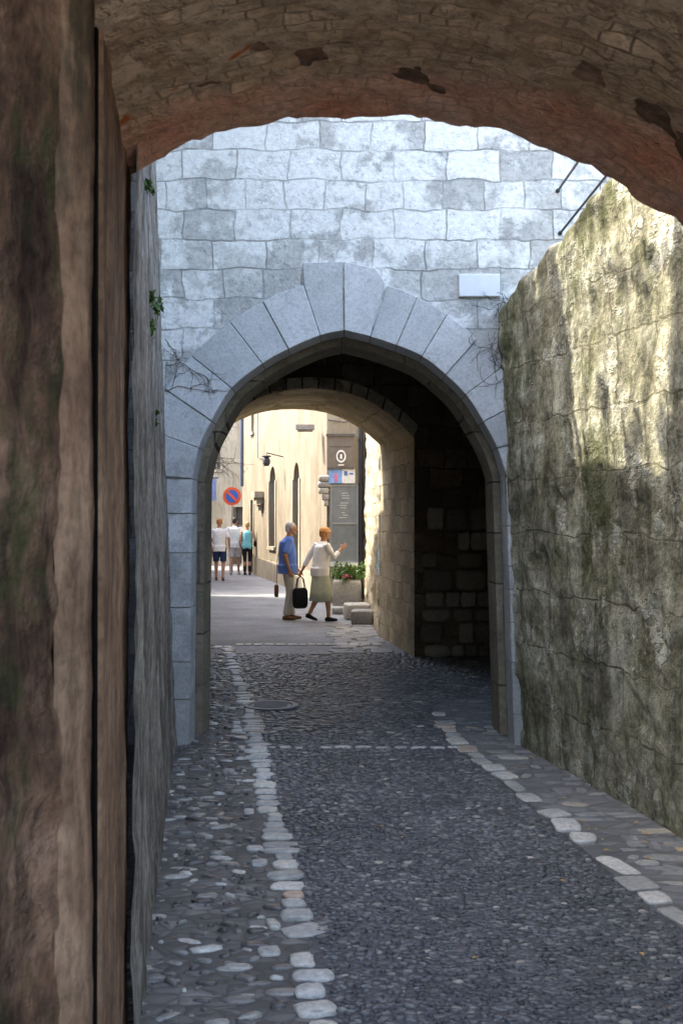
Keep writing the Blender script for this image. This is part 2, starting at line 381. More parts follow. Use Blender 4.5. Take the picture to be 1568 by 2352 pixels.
# ------------------------------------------------------------ pointed-arch gateway
YA=8.6
def P(px,py): p=W(px,py,YA); return (p[0],p[2])
inner=[(443,1100),(458,1030),(487,968),(533,893),(603,837),(663,803),(735,772),(790,760),(850,775),(910,795),(968,820),(1022,862),(1068,908),(1108,970),(1140,1030),(1160,1090)]
outer=[(378,1095),(378,1000),(378,893),(440,818),(528,740),(603,692),(693,655),(788,600),(888,655),(958,682),(1027,722),(1095,780),(1150,845),(1199,922),(1207,1010),(1210,1087)]
def cr(pts,i,t):
    p0=pts[max(i-1,0)];p1=pts[i];p2=pts[i+1];p3=pts[min(i+2,len(pts)-1)]
    return tuple(.5*((2*p1[k])+(-p0[k]+p2[k])*t+(2*p0[k]-5*p1[k]+4*p2[k]-p3[k])*t*t+(-p0[k]+3*p1[k]-3*p2[k]+p3[k])*t**3) for k in range(2))
APEX=7
def innerpt(i,t):
    seg=inner[:APEX+1] if i<APEX else inner[APEX:]
    return cr(seg,i if i<APEX else i-APEX,t)
arch=[innerpt(i,t) for i in range(15) for t in (0,.25,.5,.75)]+[inner[-1]]
prof=[(P(437,0)[0],-.05)]+[P(*q) for q in arch]+[(P(1178,0)[0],-.05)]
gate=empty('pointed_arch_gateway')
def grow(pr,d,cx=.05,cz=1.9):
    out=[]
    for x,z in pr:
        vx,vz=x-cx,max(z-cz,0); l=math.hypot(vx,vz) or 1; out.append((x+vx/l*d,z+vz/l*d))
    return out
pg=grow(prof,.012)
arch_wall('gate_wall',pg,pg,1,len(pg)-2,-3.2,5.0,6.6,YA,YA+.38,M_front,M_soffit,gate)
pi=grow(prof,-.045)
arch_wall('inner_order',pi,grow(prof,-.06),1,len(pi)-2,-3.2,5.0,5.2,YA+.383,YA+.75,M_soffit,M_soffit,gate)
mb=MB()
def inset(poly,d):
    cx=sum(p[0] for p in poly)/len(poly); cz=sum(p[1] for p in poly)/len(poly); out=[]
    n=len(poly)
    for i in range(n):
        a=Vector(poly[i-1]);b=Vector(poly[i]);c=Vector(poly[(i+1)%n])
        e1=(b-a).normalized();e2=(c-b).normalized(); n1=Vector((-e1.y,e1.x));n2=Vector((-e2.y,e2.x))
        m=(n1+n2); m=m.normalized() if m.length>1e-6 else n1
        if m.dot(Vector((cx,cz))-b)<0 and abs(m.dot((Vector((cx,cz))-b).normalized()))>.2: m=-m
        k=max(m.dot(n1) if m.dot(n1)>0 else -m.dot(n1),.4); out.append(tuple(b+m*(d/k)))
    return out
def block(poly):
    yf=YA-.018-random.uniform(0,.014); r=random.random()
    A=inset(poly,.0018+random.uniform(0,.002)); B=inset(poly,.007); n=len(A)
    v=[(x,yf,z) for x,z in B]+[(x,yf+.007,z) for x,z in A]+[(x,YA+.30,z) for x,z in A]
    f=[tuple(range(n))]+[(i,(i+1)%n,n+(i+1)%n,n+i) for i in range(n)]+[(n+i,n+(i+1)%n,2*n+(i+1)%n,2*n+i) for i in range(n)]+[tuple(range(3*n-1,2*n-1,-1))]
    mb.add(v,f,r)
for i in range(15):
    ins=[P(*innerpt(i,t)) for t in (0,.25,.5,.75)]+[P(*inner[i+1])]
    o0,o1=P(*outer[i]),P(*outer[i+1])
    if i==6: outs=[P(788,600),P(694,603),P(697,655)]
    elif i==7: outs=[P(885,650),P(862,617),P(789,600)]
    else:
        om=P(*cr(outer,i,.5)) if i not in (5,8) else ((o0[0]+o1[0])/2,(o0[1]+o1[1])/2+.01)
        if i==5: o1=P(697,655)
        outs=[o1,om,o0]
    block(ins+outs)
def jamb(side,ys,xin0,xin1,xo0,xo1):
    for a,b in zip(ys,ys[1:]):
        def xi(y): t=(y-1095)/(1712-1095); return xin0+(xin1-xin0)*t
        def xo(y): t=(y-1095)/(1712-1095); return xo0+(xo1-xo0)*t
        block([P(xi(a),a),P(xi(b),b),P(xo(b),b),P(xo(a),a)])
jamb(-1,[1100,1180,1270,1395,1520,1605,1716],443,437,376,392)
jamb(1,[1090,1208,1300,1355,1430,1520,1640,1722],1160,1178,1212,1245)
o=mb.obj('voussoirs_and_jambs',M_vous,parent=gate)
mb=MB(); a=W(1053,682,YA); b=W(1147,630,YA); mb.box(a[0],b[0],YA-.035,YA-.002,a[2],b[2]); o=mb.obj('wall_plaque',plain('plaque_marble',(.80,.81,.82),.4,.4,var=.06))
m=o.modifiers.new('b','BEVEL'); m.width=.006; m.segments=2
mb=MB()
for (a,b) in (((1281,437),(1322,378)),((1286,535),(1386,410))):
    p0=Vector(W(*a,YA-.01)); p1=Vector(W(b[0],b[1],7.6)); d=(p1-p0); p2=p0+d*(4.85/ max(1e-3,-d.y)) 
    mb.tube([p0,p2],.009,8); mb.tube([p0+Vector((0,.005,0)),p0-Vector((0,.015,0))],.016,12)
mb.obj('iron_tie_rod',M_iron)
# ------------------------------------------------------------ relief walls
def relief(name,fx,Y0,Y1,ztop,leanf,side,mat,amp=.03,res=.035,coping=.45,seed=0,parent=None,big=.06,pits=0,fine=.006):
    ny=int((Y1-Y0)/res)+1; v=[];f=[]
    zmax=ztop if not callable(ztop) else None
    nz=int((zmax or 4)/res)+1
    arc=8
    for i in range(ny+1):
        y=Y0+(Y1-Y0)*i/ny; zt=ztop(y) if callable(ztop) else ztop
        zt+=.05*fbm((y*3,seed,1))
        prof=[(0,zt*j/nz*(1-.10/zt)) for j in range(nz+1)]
        prof+=[(.10*(1-math.cos(t)),zt-.10+.10*math.sin(t)) for t in [math.pi/2*k/arc for k in range(1,arc+1)]]
        prof+=[(.10+coping*k/8,zt-.04*k/8) for k in range(1,9)]
        for (bk,z) in prof:
            d=amp*fbm((y*4,z*4,seed),6)+big*noise.noise(Vector((y*1.1,z*1.1,seed+9)))+fine*noise.noise(Vector((y*25,z*25,seed)))
            if pits:
                q=noise.noise(Vector((y*4.5,z*2.6,seed+4))); d-=pits*max(0,min(1,(q-.25)*12))
                q=noise.noise(Vector((y*7,z*6,seed+14))); d+=pits*.5*max(0,min(1,(q-.1)*8))
            x=fx(y)+leanf(y)*z+side*bk - side*d*(1 if bk<.06 else .3)
            v.append((x,y,z+(d*.6 if bk>.06 else 0)-(.02 if z==0 else 0)))
    m=len(prof)
    for i in range(ny):
        for j in range(m-1): f.append((i*m+j,(i+1)*m+j,(i+1)*m+j+1,i*m+j+1))
    return mobj(name,v,f,mat,True,parent)
lw=empty('courtyard_left_wall')
relief('left_wall_face',lambda y:-.249-.12*y+.03,3.55,8.62,lambda y:7.2 if (y<6.95 or y>8.35) else 5.70,lambda y:-.036*max(0,y-3.72)/4.88,-1,M_left,.014,.045,.5,3,lw,.012,0,.004)  # top notch, out of view, shaped to let sun onto the right wall
mb=MB()
mb.box(-3.2,-1.75,3.75,8.59,-.05,5.6); mb.box(-3.2,-1.78,3.75,6.9,5.6,7.1); mb.obj('left_wall_core',M_left,parent=lw)
rw=empty('courtyard_right_wall')
RX=lambda y:2.993-.193*y
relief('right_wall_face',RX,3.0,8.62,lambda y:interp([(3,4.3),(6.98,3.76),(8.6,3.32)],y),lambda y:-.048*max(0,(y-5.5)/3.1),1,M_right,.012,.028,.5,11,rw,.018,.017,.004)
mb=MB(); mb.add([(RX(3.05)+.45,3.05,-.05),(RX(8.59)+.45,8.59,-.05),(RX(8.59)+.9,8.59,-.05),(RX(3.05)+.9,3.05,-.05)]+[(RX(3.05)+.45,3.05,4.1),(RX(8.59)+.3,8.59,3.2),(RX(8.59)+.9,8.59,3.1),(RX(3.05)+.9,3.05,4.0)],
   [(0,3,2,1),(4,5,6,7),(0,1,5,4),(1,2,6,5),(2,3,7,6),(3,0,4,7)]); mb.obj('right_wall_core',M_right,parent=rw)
# ------------------------------------------------------------ foreground vaulted passage
vp=empty('vaulted_passage')
R=1.7;vcx=.066;vcz=1.33
v=[];f=[];na=200;ny=76;Ya,Yb=1.7,3.72
for j in range(ny+1):
    t=j/ny; y=Ya+(Yb-Ya)*t
    for i in range(na+1):
        a=math.pi*i/na; x0=vcx-R*math.cos(a); z0=vcz+R*math.sin(a)
        d=.016*fbm((x0*7,y*7,z0*3),5)+.02*noise.noise(Vector((x0*2,y*2,5)))
        if j>ny-2: d-=.010*abs(fbm((x0*9,3,z0*9),4))
        yy=y+(.03*fbm((x0*6,1,z0*6),4) if j>ny-3 else 0)
        v.append((vcx-(R-d)*math.cos(a),yy,vcz+(R-d)*math.sin(a)))
for j in range(ny):
    for i in range(na): a=j*(na+1)+i; f.append((a,a+1,a+na+2,a+na+1))
mobj('vault_soffit',v,f,M_vault,True,vp)
hp=[(vcx-R-.02,-.05)]+[(vcx-(R+.015)*math.cos(math.pi*i/40),vcz+(R+.015)*math.sin(math.pi*i/40)) for i in range(41)]+[(vcx+R+.02,-.05)]
hp[0]=(hp[1][0]-1e-4,-.05); hp[-1]=(hp[-2][0]+1e-4,-.05)
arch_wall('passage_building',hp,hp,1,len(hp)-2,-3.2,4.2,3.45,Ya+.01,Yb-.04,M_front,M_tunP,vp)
def wallstrip(name,pts,z1,mat,amp,res=.03,seed=0):
    v=[];f=[];nz=int(z1/res); path=[]
    for (a,b) in zip(pts,pts[1:]):
        L=math.dist(a,b); n=max(2,int(L/res))
        for k in range(n): path.append((a[0]+(b[0]-a[0])*k/n,a[1]+(b[1]-a[1])*k/n))
    path.append(pts[-1])
    for (x,y) in path:
        for j in range(nz+1):
            z=z1*j/nz; d=amp*(fbm((y*5,z*2.2,seed),5))+.3*amp*noise.noise(Vector((y*18,z*14,seed)))
            v.append((x+d,y,z-.02))
    m=nz+1
    for i in range(len(path)-1):
        for j in range(nz): f.append((i*m+j,(i+1)*m+j,(i+1)*m+j+1,i*m+j+1))
    return mobj(name,v,f,mat,True,vp)
wx=lambda y:-.249-.12*y
wallstrip('pier_outer',[(wx(2.755)-.03,2.745),(wx(2.77),2.77),(wx(3.71),3.71),(wx(3.71)-.3,3.73)],2.95,M_tunP,.008,.03,2)
wallstrip('pier_inner',[(-.60,2.38),(wx(2.56)-.022,2.42),(wx(2.54),2.54),(wx(2.56)-.22,2.55)],3.0,M_tunP,.008,.03,5)
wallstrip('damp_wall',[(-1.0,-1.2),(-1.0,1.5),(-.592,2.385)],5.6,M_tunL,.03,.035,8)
mb=MB(); mb.box(wx(2.65)-.24,wx(2.65)-.20,2.5,2.8,-.02,3.0); mb.box(wx(2.65)-.20,wx(2.74)-.012,2.735,2.76,-.02,3.0); mb.obj('slot_shade_strips',M_dark,parent=vp)  # dark strips paint the slot's shade over its back and return face
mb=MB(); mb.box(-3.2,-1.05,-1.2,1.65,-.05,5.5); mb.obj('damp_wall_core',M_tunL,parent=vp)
# ------------------------------------------------------------ dark chamber + second arch
cp=empty('covered_passage')
def arc2(xl,xr,zs,zc,n=16):
    return [(xl,-.05)]+[(xl+(xr-xl)*i/n, zs+(zc-zs)*(1-abs(2*i/n-1)**2.4)) for i in range(n+1)]+[(xr,-.05)]
A0=arc2(-1.67,.90,2.72,3.33); A1=arc2(-1.98,.56,2.80,3.32)
A0[0]=(A0[0][0]-1e-4,-.05)
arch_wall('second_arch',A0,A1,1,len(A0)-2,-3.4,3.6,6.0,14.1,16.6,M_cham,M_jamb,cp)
mb=MB()
mb.box(-2.3,-1.76,9.36,14.09,-.05,3.95)
mb.box(3.2,3.6,11.3,14.09,-.05,3.95); mb.box(3.2,3.6,9.36,10.2,-.05,3.95); mb.box(3.2,3.6,10.2,11.3,2.3,3.95)
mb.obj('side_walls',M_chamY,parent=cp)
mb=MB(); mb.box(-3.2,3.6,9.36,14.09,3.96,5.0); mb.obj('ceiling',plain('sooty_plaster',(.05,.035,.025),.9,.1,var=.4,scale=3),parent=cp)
mb=MB()
for k in range(5): mb.box(-1.75,3.19,9.7+k*.95,9.88+k*.95,3.74,3.955)
mb.obj('ceiling_beams',plain('old_timber',(.05,.03,.02),.8),parent=cp)
items=[];z=.0
for r_ in range(8):
    hh=random.uniform(.08,.16); x=.96+random.uniform(0,.1)
    while x<3.1:
        l=random.uniform(.14,.42)
        if random.random()<(.95 if r_<4 else .6): items.append((x+l/2,14.10,z+hh,l/2-.008,random.uniform(.03,.07),hh-.01,random.gauss(0,.03),random.random()))
        x+=l
    z+=2*hh+.005
batch('rough_wall_blocks',items,peb_mat('rough_block_stone',[(0,(.09,.07,.048)),(.6,(.19,.15,.105)),(1,(.32,.27,.20))],.9),12,8,.4,.05,parent=cp)
mb=MB()
n=13
for i in range(n):
    def q(t,d):
        x=-1.67+2.57*t; z=2.72+.61*(1-abs(2*t-1)**2.4); return (x+(t-.5)*d*.8,z+d)
    a,b=i/n+.004,(i+1)/n-.004
    mb.prism([q(a,0.004),q((a+b)/2,.004),q(b,.004),q(b,.14),q(a,.14)],14.04+random.uniform(0,.02),14.2,random.random())
mb.obj('arch_ring_stones',M_jamb,parent=cp)
# ------------------------------------------------------------ street beyond
relief('street_side_wall',lambda y:interp([(16.6,.56),(18.5,.53),(23.2,.50)],y),16.58,23.25,5.2,lambda y:0,1,M_jamb,.05,.06,.6,21,None,.06)
def facade(name,p0,p1,zt,cols,mat,depth=.22,thick=3.0,side=1,parent=None,pane=None,frame=None,roof=True):
    par=empty(name); p0=Vector(p0);p1=Vector(p1); U=(p1-p0); L=U.length; U.normalize(); Nn=Vector((U.y,-U.x))*side
    def pt(u,z,d=0): q=p0+U*u-Nn*d; return (q.x,q.y,z)
    m=MB(); g=MB(); fr=MB(); shs=MB(); u=0
    cols=sorted(cols)
    def quad(mm,a,b,c,d): mm.add([a,b,c,d],[(0,1,2,3)])
    def barg(mm,ua,ub,za,zb,da,db): mm.add([pt(ua,za,da),pt(ub,za,da),pt(ub,zb,da),pt(ua,zb,da),pt(ua,za,db),pt(ub,za,db),pt(ub,zb,db),pt(ua,zb,db)],[(0,1,2,3),(4,5,6,7),(0,1,5,4),(1,2,6,5),(2,3,7,6),(3,0,4,7)])
    for (u0,u1,ops) in cols:
        quad(m,pt(u,-.05),pt(u0,-.05),pt(u0,zt),pt(u,zt)); z=-.05
        for (z0,z1,ar,kind) in sorted(ops):
            quad(m,pt(u0,z),pt(u1,z),pt(u1,z0),pt(u0,z0))
            n=12; w=u1-u0; rise=min(w/2,.45) if ar else 0
            top=[(u0+w*i/n, z1-rise+rise*math.sqrt(max(0,1-(2*i/n-1)**2))) for i in range(n+1)]
            zc=z1+.02
            for a,b in zip(top,top[1:]):
                m.add([pt(a[0],a[1]),pt(b[0],b[1]),pt(b[0],zc),pt(a[0],zc)],[(0,1,2,3)])
                m.add([pt(a[0],a[1]),pt(b[0],b[1]),pt(b[0],b[1],depth),pt(a[0],a[1],depth)],[(0,1,2,3)])
            quad(m,pt(u0,z0),pt(u0,top[0][1]),pt(u0,top[0][1],depth),pt(u0,z0,depth))
            quad(m,pt(u1,z0),pt(u1,top[0][1]),pt(u1,top[0][1],depth),pt(u1,z0,depth))
            quad(m,pt(u0,z0),pt(u1,z0),pt(u1,z0,depth),pt(u0,z0,depth))
            g.add([pt(u0-.02,z0-.02,depth-.005),pt(u1+.02,z0-.02,depth-.005),pt(u1+.02,z1+.02,depth-.005),pt(u0-.02,z1+.02,depth-.005)],[(0,1,2,3)])
            barg(fr,u0,u0+.06,z0,top[0][1],depth-.06,depth-.01); barg(fr,u1-.06,u1,z0,top[0][1],depth-.06,depth-.01)
            barg(fr,(u0+u1)/2-.025,(u0+u1)/2+.025,z0,z1-.02,depth-.05,depth-.01)
            nb=max(1,int((z1-z0)/.6))
            for k in range(nb+1): zz=z0+(z1-rise-z0)*k/nb; barg(fr,u0+.06,u1-.06,zz,zz+.035,depth-.045,depth-.012)
            if kind=='w': barg(shs,u0-.08,u1+.08,z0-.09,z0-.003,-.07,.1)
            z=zc
        quad(m,pt(u0,z),pt(u1,z),pt(u1,zt),pt(u0,zt)); u=u1
    quad(m,pt(u,-.05),pt(L,-.05),pt(L,zt),pt(u,zt))
    quad(m,pt(0,-.05),pt(0,zt),pt(0,zt,thick),pt(0,-.05,thick)); quad(m,pt(L,-.05),pt(L,zt),pt(L,zt,thick),pt(L,-.05,thick))
    quad(m,pt(0,-.05,thick),pt(L,-.05,thick),pt(L,zt,thick),pt(0,zt,thick)); quad(m,pt(0,zt),pt(L,zt),pt(L,zt,thick),pt(0,zt,thick))
    m.obj('walls',mat,parent=par)
    if g.v: g.obj('panes',pane or M_glass,parent=par); fr.obj('frames',frame or M_beigewood,parent=par)
    if shs.v: shs.obj('sills',M_creamX,parent=par)
    if roof:
        e=.35; r=MB(); r.add([pt(-.2,zt+.01,-e),pt(L+.2,zt+.01,-e),pt(L+.2,zt+.9,thick/2),pt(-.2,zt+.9,thick/2),pt(-.2,zt+.01,thick+e),pt(L+.2,zt+.01,thick+e),
          pt(-.2,zt+.09,-e),pt(L+.2,zt+.09,-e),pt(L+.2,zt+.98,thick/2),pt(-.2,zt+.98,thick/2),pt(-.2,zt+.09,thick+e),pt(L+.2,zt+.09,thick+e)],
          [(0,1,2,3),(3,2,5,4),(6,7,8,9),(9,8,11,10),(0,1,7,6),(4,5,11,10),(0,3,4,10,9,6),(1,2,5,11,8,7)]); r.obj('tiled_roof',M_tile,parent=par)
    return par,pt,U,Nn,barg
f0=(-.30,23.6)
def uY(Y): return (Y-23.6)*math.hypot(1,.2)
f1=(-.30-.2*15.4,39.0)
cols=[(uY(27.1),uY(28.0),[(.35,3.1,1,'d')]),(uY(31.1),uY(32.3),[(.97,3.2,1,'w')]),(uY(35.9),uY(36.6),[(0.05,2.35,0,'d'),(4.5,5.9,0,'w')])]
par,pt,U_,N_,barg=facade('cream_house',f0,f1,7.5,cols,M_cream,side=-1,thick=5)
mb=MB()
for (ya,yb,z0,z1) in ((27.1,28.0,.35,2.7),(31.1,32.3,.97,2.8),(35.9,36.6,.05,2.35)):
    a,b=uY(ya),uY(yb); barg(mb,a-.16,a-.003,z0,z1,-.03,.05); barg(mb,b+.003,b+.16,z0,z1,-.03,.05)
for (a,b) in ((0.02,uY(27.1)-.17),(uY(28.0)+.17,uY(35.9)-.17),(uY(36.6)+.17,uY(38.9))): barg(mb,a,b,-.05,.55,-.035,.05)
mb.obj('stone_trim',M_creamX,parent=par)
mb=MB(); mb.tube([pt(uY(38.6),7.4,-.08),pt(uY(38.6),2.85,-.08)],.06,10); mb.tube([pt(uY(34.6),7.4,-.04),pt(uY(34.6),3.6,-.04),pt(uY(33.0),3.5,-.04)],.012,6); mb.obj('drainpipe',M_pipe,parent=par)
mb=MB(); v0=uY(33.9)
for k,(a,b) in enumerate(((.42,.0),(.30,-.18),(.15,-.38))): 
    pa=[pt(v0-a,2.55+b,-.01),pt(v0+a,2.55+b,-.01),pt(v0+a,2.37+b,-.01),pt(v0-a,2.37+b,-.01)]; pb=[pt(v0-a,2.55+b,-.28+.07*k),pt(v0+a,2.55+b,-.28+.07*k),pt(v0+a,2.37+b,-.28+.07*k),pt(v0-a,2.37+b,-.28+.07*k)]
    mb.add(pa+pb,[(0,1,2,3),(4,5,6,7),(0,1,5,4),(1,2,6,5),(2,3,7,6),(3,0,4,7)])
mb.obj('stone_corbel',M_creamX,parent=par)
# wall lantern on a bracket
mb=MB(); q0=pt(uY(29.6),3.35,-.01); q1=pt(uY(29.6),3.45,-.45)
mb.tube([q0,q1],.015,6); mb.tube([q1,(q1[0],q1[1],3.36)],.01,6)
v_,f_=ell((q1[0],q1[1],3.22),(.10,.10,.14),6,5,1.0); mb.add(v_,f_); v_,f_=ell((q1[0],q1[1],3.36),(.13,.13,.03),8,5,1.0); mb.add(v_,f_)
mb.obj('wall_lantern',M_iron)
shop=empty('corner_shop')
mb=MB(); mb.box(-.30,.75,23.25,23.59,-.05,7.4); mb.obj('shop_wall',M_creamX,parent=shop)
def wb(mb,x0p,x1p,y0p,y1p,Y,t,):
    a=W(x0p,y1p,Y);b=W(x1p,y0p,Y); mb.box(a[0],b[0],Y-t,Y-.002,a[2],b[2])
YS=23.25
mb=MB(); wb(mb,758,822,1113,1292,YS,.05); mb.obj('board_panel',M_shut,parent=shop)
mb=MB(); wb(mb,758,761,1113,1292,YS-.05,.02); wb(mb,819,822,1113,1292,YS-.05,.02); wb(mb,761.2,818.8,1200,1204,YS-.05,.02); wb(mb,761.2,818.8,1288,1292,YS-.05,.02); wb(mb,761.2,818.8,1113,1117,YS-.05,.02)
mb.obj('board_frame',plain('board_frame_grey',(.30,.32,.33),.5),parent=shop)
mb=MB(); random.seed(5)
for k in range(11):
    py=1132+k*5.6; w_=random.uniform(8,20); x_=790-w_/2+random.uniform(-4,4)
    if k in (3,7): continue
    wb(mb,x_,x_+w_,py,py+1.6,YS-.052,.004)
mb.obj('board_marks',plain('board_mark_pale',(.55,.56,.55),.6),parent=shop)
mb=MB(); wb(mb,752,812,1003,1075,YS-.06,.05); mb.obj('sign_board',plain('taupe_board',(.17,.145,.12),.5),parent=shop)
mb=MB(); wb(mb,749,815,997,1003,YS-.04,.10); wb(mb,752,812,1074,1078,YS-.04,.09); wb(mb,757,808,1024,1027,YS-.11,.008); mb.obj('sign_trim',plain('trim_dark',(.10,.09,.08),.5),parent=shop)
mb=MB(); c=W(783,1048,YS-.125)
def vring(mb,c,r0,r1,t,seg=24,sz=1.3):
    v=[];f=[]
    for k in range(seg):
        a=2*math.pi*k/seg
        for r in (r0,r1):
            for yy in (c[1]-t,c[1]): v.append((c[0]+r*math.cos(a),yy,c[2]+r*sz*math.sin(a)))
    for k in range(seg):
        a=4*k;b=4*((k+1)%seg); f+=[(a,a+2,b+2,b),(a+1,a+3,b+3,b+1),(a,a+1,b+1,b),(a+2,a+3,b+3,b+2)]
    mb.add(v,f)
vring(mb,c,.070,.100,.012); mb.box(c[0]-.022,c[0]+.022,c[1]-.01,c[1],c[2]-.05,c[2]+.045); c2=W(783,1068,YS-.125); mb.box(c2[0]-.06,c2[0]+.06,c2[1]-.01,c2[1],c2[2]-.012,c2[2]+.012)
mb.obj('emblem',M_white,parent=shop)
mb=MB(); wb(mb,755,785,1078,1110,YS-.07,.03); mb.obj('blue_panel',plain('sky_blue_panel',(.22,.36,.68),.5),parent=shop)
mb=MB(); wb(mb,785.3,815,1078,1110,YS-.07,.03); wb(mb,757,822,1292,1300,YS-.0,.16); mb.obj('white_panel',M_white,parent=shop)
mb=MB(); wb(mb,790,798,1082,1092,YS-.105,.004); wb(mb,802,811,1086,1090,YS-.105,.004); mb.obj('panel_marks',plain('mark_blue',(.10,.18,.45),.5),parent=shop)
mb=MB(); wb(mb,768,774,1088,1106,YS-.105,.004); mb.obj('panel_mark_pink',M_pink,parent=shop)
mb=MB()
x0=W(829,0,YS)[0]
mb.tube([(x0,YS-.07,7.2),(x0,YS-.07,.1)],.045,10); mb.tube([(x0+.10,YS-.05,7.2),(x0+.10,YS-.05,1.5),(x0+.03,YS-.05,1.3),(x0+.03,YS-.05,.1)],.018,8)
for z in (1,2.4,3.3,4.2): mb.tube([(x0,YS-.07,z),(x0,YS-.07,z+.05)],.058,10)
mb.tube([(x0+.16,YS-.05,4.4),(x0+.16,YS-.05,2.1)],.012,6)
mb.tube([(-.28,YS-.03,3.75),(.05,YS-.04,3.70),(x0,YS-.06,3.78)],.010,6); mb.tube([(-.28,YS-.03,2.0),(-.28,YS-.03,.2)],.014,6)
mb.obj('downpipes',M_iron,parent=shop)
items=[]
for r_ in range(5):
    items.append((-.33+random.uniform(-.03,.03),23.3,2.05+.125*r_,.17-.03*(4-r_),.14,.064,0,.55+random.random()*.35))
batch('corbel_stones',items,M_flag,14,9,.35,.03,parent=shop)
mb=MB(); wb(mb,680,722,977,988,24.2,.25); wb(mb,684,718,988,992,24.2,.2)
mb.obj('balcony_slab',plain('grey_stone_slab',(.3,.28,.25),.8),parent=shop)
def rblock(px0,px1,py0,py1,dep,rnd=.3):
    gx,gy=G((px0+px1)/2,py1); s=gy/F; w=(px1-px0)*s/2; h=(py1-py0)*s
    return (gx,gy+dep/2,h/2,w,dep/2,h/2,random.gauss(0,.05),rnd)
pl=empty('stone_planter')
batch('trough',[rblock(764,830,1332,1400,.5,rnd=.88)],M_flag,24,14,.22,.008,parent=pl)
batch('stone_block',[rblock(790,850,1387,1425,.5,rnd=.88),rblock(806,858,1402,1436,.4,rnd=.7),rblock(762,800,1395,1412,.4,rnd=.5)],M_flag,20,12,.3,.015)
def leaves(name,c,r,n,size,mat,parent=None,mb=None):
    own=mb is None; mb=mb or MB()
    cl=[(Vector((random.gauss(0,.45),random.gauss(0,.45),random.gauss(0,.45)))) for _ in range(max(3,n//40))]
    for i in range(n):
        q=random.choice(cl)+Vector((random.gauss(0,.18),random.gauss(0,.18),random.gauss(0,.18)))
        p=Vector((c[0]+q.x*r[0],c[1]+q.y*r[1],c[2]+q.z*r[2]))
        d=Vector((random.gauss(0,1),random.gauss(0,1),random.gauss(0,1))).normalized(); e=d.cross(Vector((random.gauss(0,1),random.gauss(0,1),1))).normalized()
        s=size*random.uniform(.6,1.3)
        mb.add([p-d*s,p+e*s*.45+d*.1*s,p+d*s,p-e*s*.45+d*.1*s],[(0,1,2,3)],random.random())
    if own: return mb.obj(name,mat,parent=parent)
cy=21.9; cx=(798-CX)*cy/F; zt=EH+(HY-1334)*21.7/F
leaves('leaves',(cx,cy,zt+.13),(.28,.24,.20),1700,.035,M_leaf2,pl)
mb=MB(); random.seed(3)
for i in range(10):
    p=(cx+random.uniform(-.10,.10),cy-.24+random.uniform(-.03,.05),zt+random.uniform(.02,.12)); v,f=ell(p,(.022,.02,.018),7,5); mb.add(v,f)
mb.obj('flowers',M_pink,parent=pl)
M_pane2=plain('grey_brown_pane',(.10,.09,.085),.5)  # one even grey-brown for the far house panes, paler than the window glass
fh,ptf,_,_,bargf=facade('pale_far_house',(-12,45),(-2.2,42.0),9,[(2.5,3.6,[(.05,2.5,1,'d'),(4.2,5.8,0,'w')]),(5.6,6.5,[(.05,2.5,1,'d')]),(7.35,7.8,[(3.6,5.0,0,'w')]),(8.3,9.0,[(.05,2.2,0,'d')])],M_creamX,side=1,thick=6,pane=M_pane2)
mb=MB(); mb.add([ptf(5.3,2.95,-.02),ptf(6.9,2.95,-.02),ptf(6.9,2.5,-.9),ptf(5.3,2.5,-.9),ptf(5.3,2.35,-.9),ptf(6.9,2.35,-.9)],[(0,1,2,3),(3,2,5,4)]); mb.obj('shop_awning',plain('slate_blue_awning',(.16,.22,.38),.8),parent=fh)
mb=MB(); bargf(mb,5.2,7.0,3.05,3.5,-.06,-.01); mb.obj('shop_fascia',plain('teal_fascia',(.14,.20,.22),.6),parent=fh)
facade('low_garden_house',(-2.0,16.62),(-3.95,25.8),4.6,[(3,4,[(.9,2.3,0,'w')]),(6,7,[(.05,2.2,0,'d')])],M_cream,side=1,thick=4)
facade('left_row_house',(-4.5,27.6),(-6.6,39.5),4.2,[(2,3.2,[(.8,2.4,0,'w')]),(5,6.3,[(.05,2.3,1,'d')]),(8.5,9.7,[(.8,2.4,0,'w')])],M_cream,side=1,thick=4)
mb=MB(); random.seed(31)
def br(p,d,l,r,dep):
    pts=[Vector(p)];dd=Vector(d).normalized()
    for k in range(7):
        dd=(dd+Vector((random.gauss(0,.2),random.gauss(0,.2),random.gauss(0,.2)-.03))).normalized(); q=pts[-1]+dd*l/7; pts.append(q)
        if dep<2 and random.random()<.6: br(q,dd+Vector((random.gauss(0,.8),random.gauss(0,.6),random.gauss(0,.7))),l*.5,r*.6,dep+1)
    mb.tube(pts,[r*(1-.09*i) for i in range(len(pts))],5)
for k in range(6): br((-5.35,31.5+k*.5,2.6+.25*k),(1,-.1,.55),1.9,.022,0)
mb.obj('bare_climbing_shrub',M_twig)
hb=empty('hanging_banner'); mb=MB()
Yb_=30.; a=W(470,1150,Yb_);b=W(497,1100,Yb_); mb.box(a[0],b[0],Yb_-.02,Yb_+.02,a[2],b[2]); mb.obj('cloth',plain('lavender_blue_cloth',(.30,.38,.68),.8),parent=hb)
mb=MB(); mb.tube([(-5.05,Yb_,b[2]+.03),(b[0]+.05,Yb_,b[2]+.03)],.02,8); mb.tube([(-5.05,Yb_,b[2]-.3),(a[0]+.1,Yb_,b[2]+.02)],.012,6); mb.obj('bracket',M_iron,parent=hb)
ns=empty('no_parking_sign'); sy=37.2; sc=W(533,1140,sy)
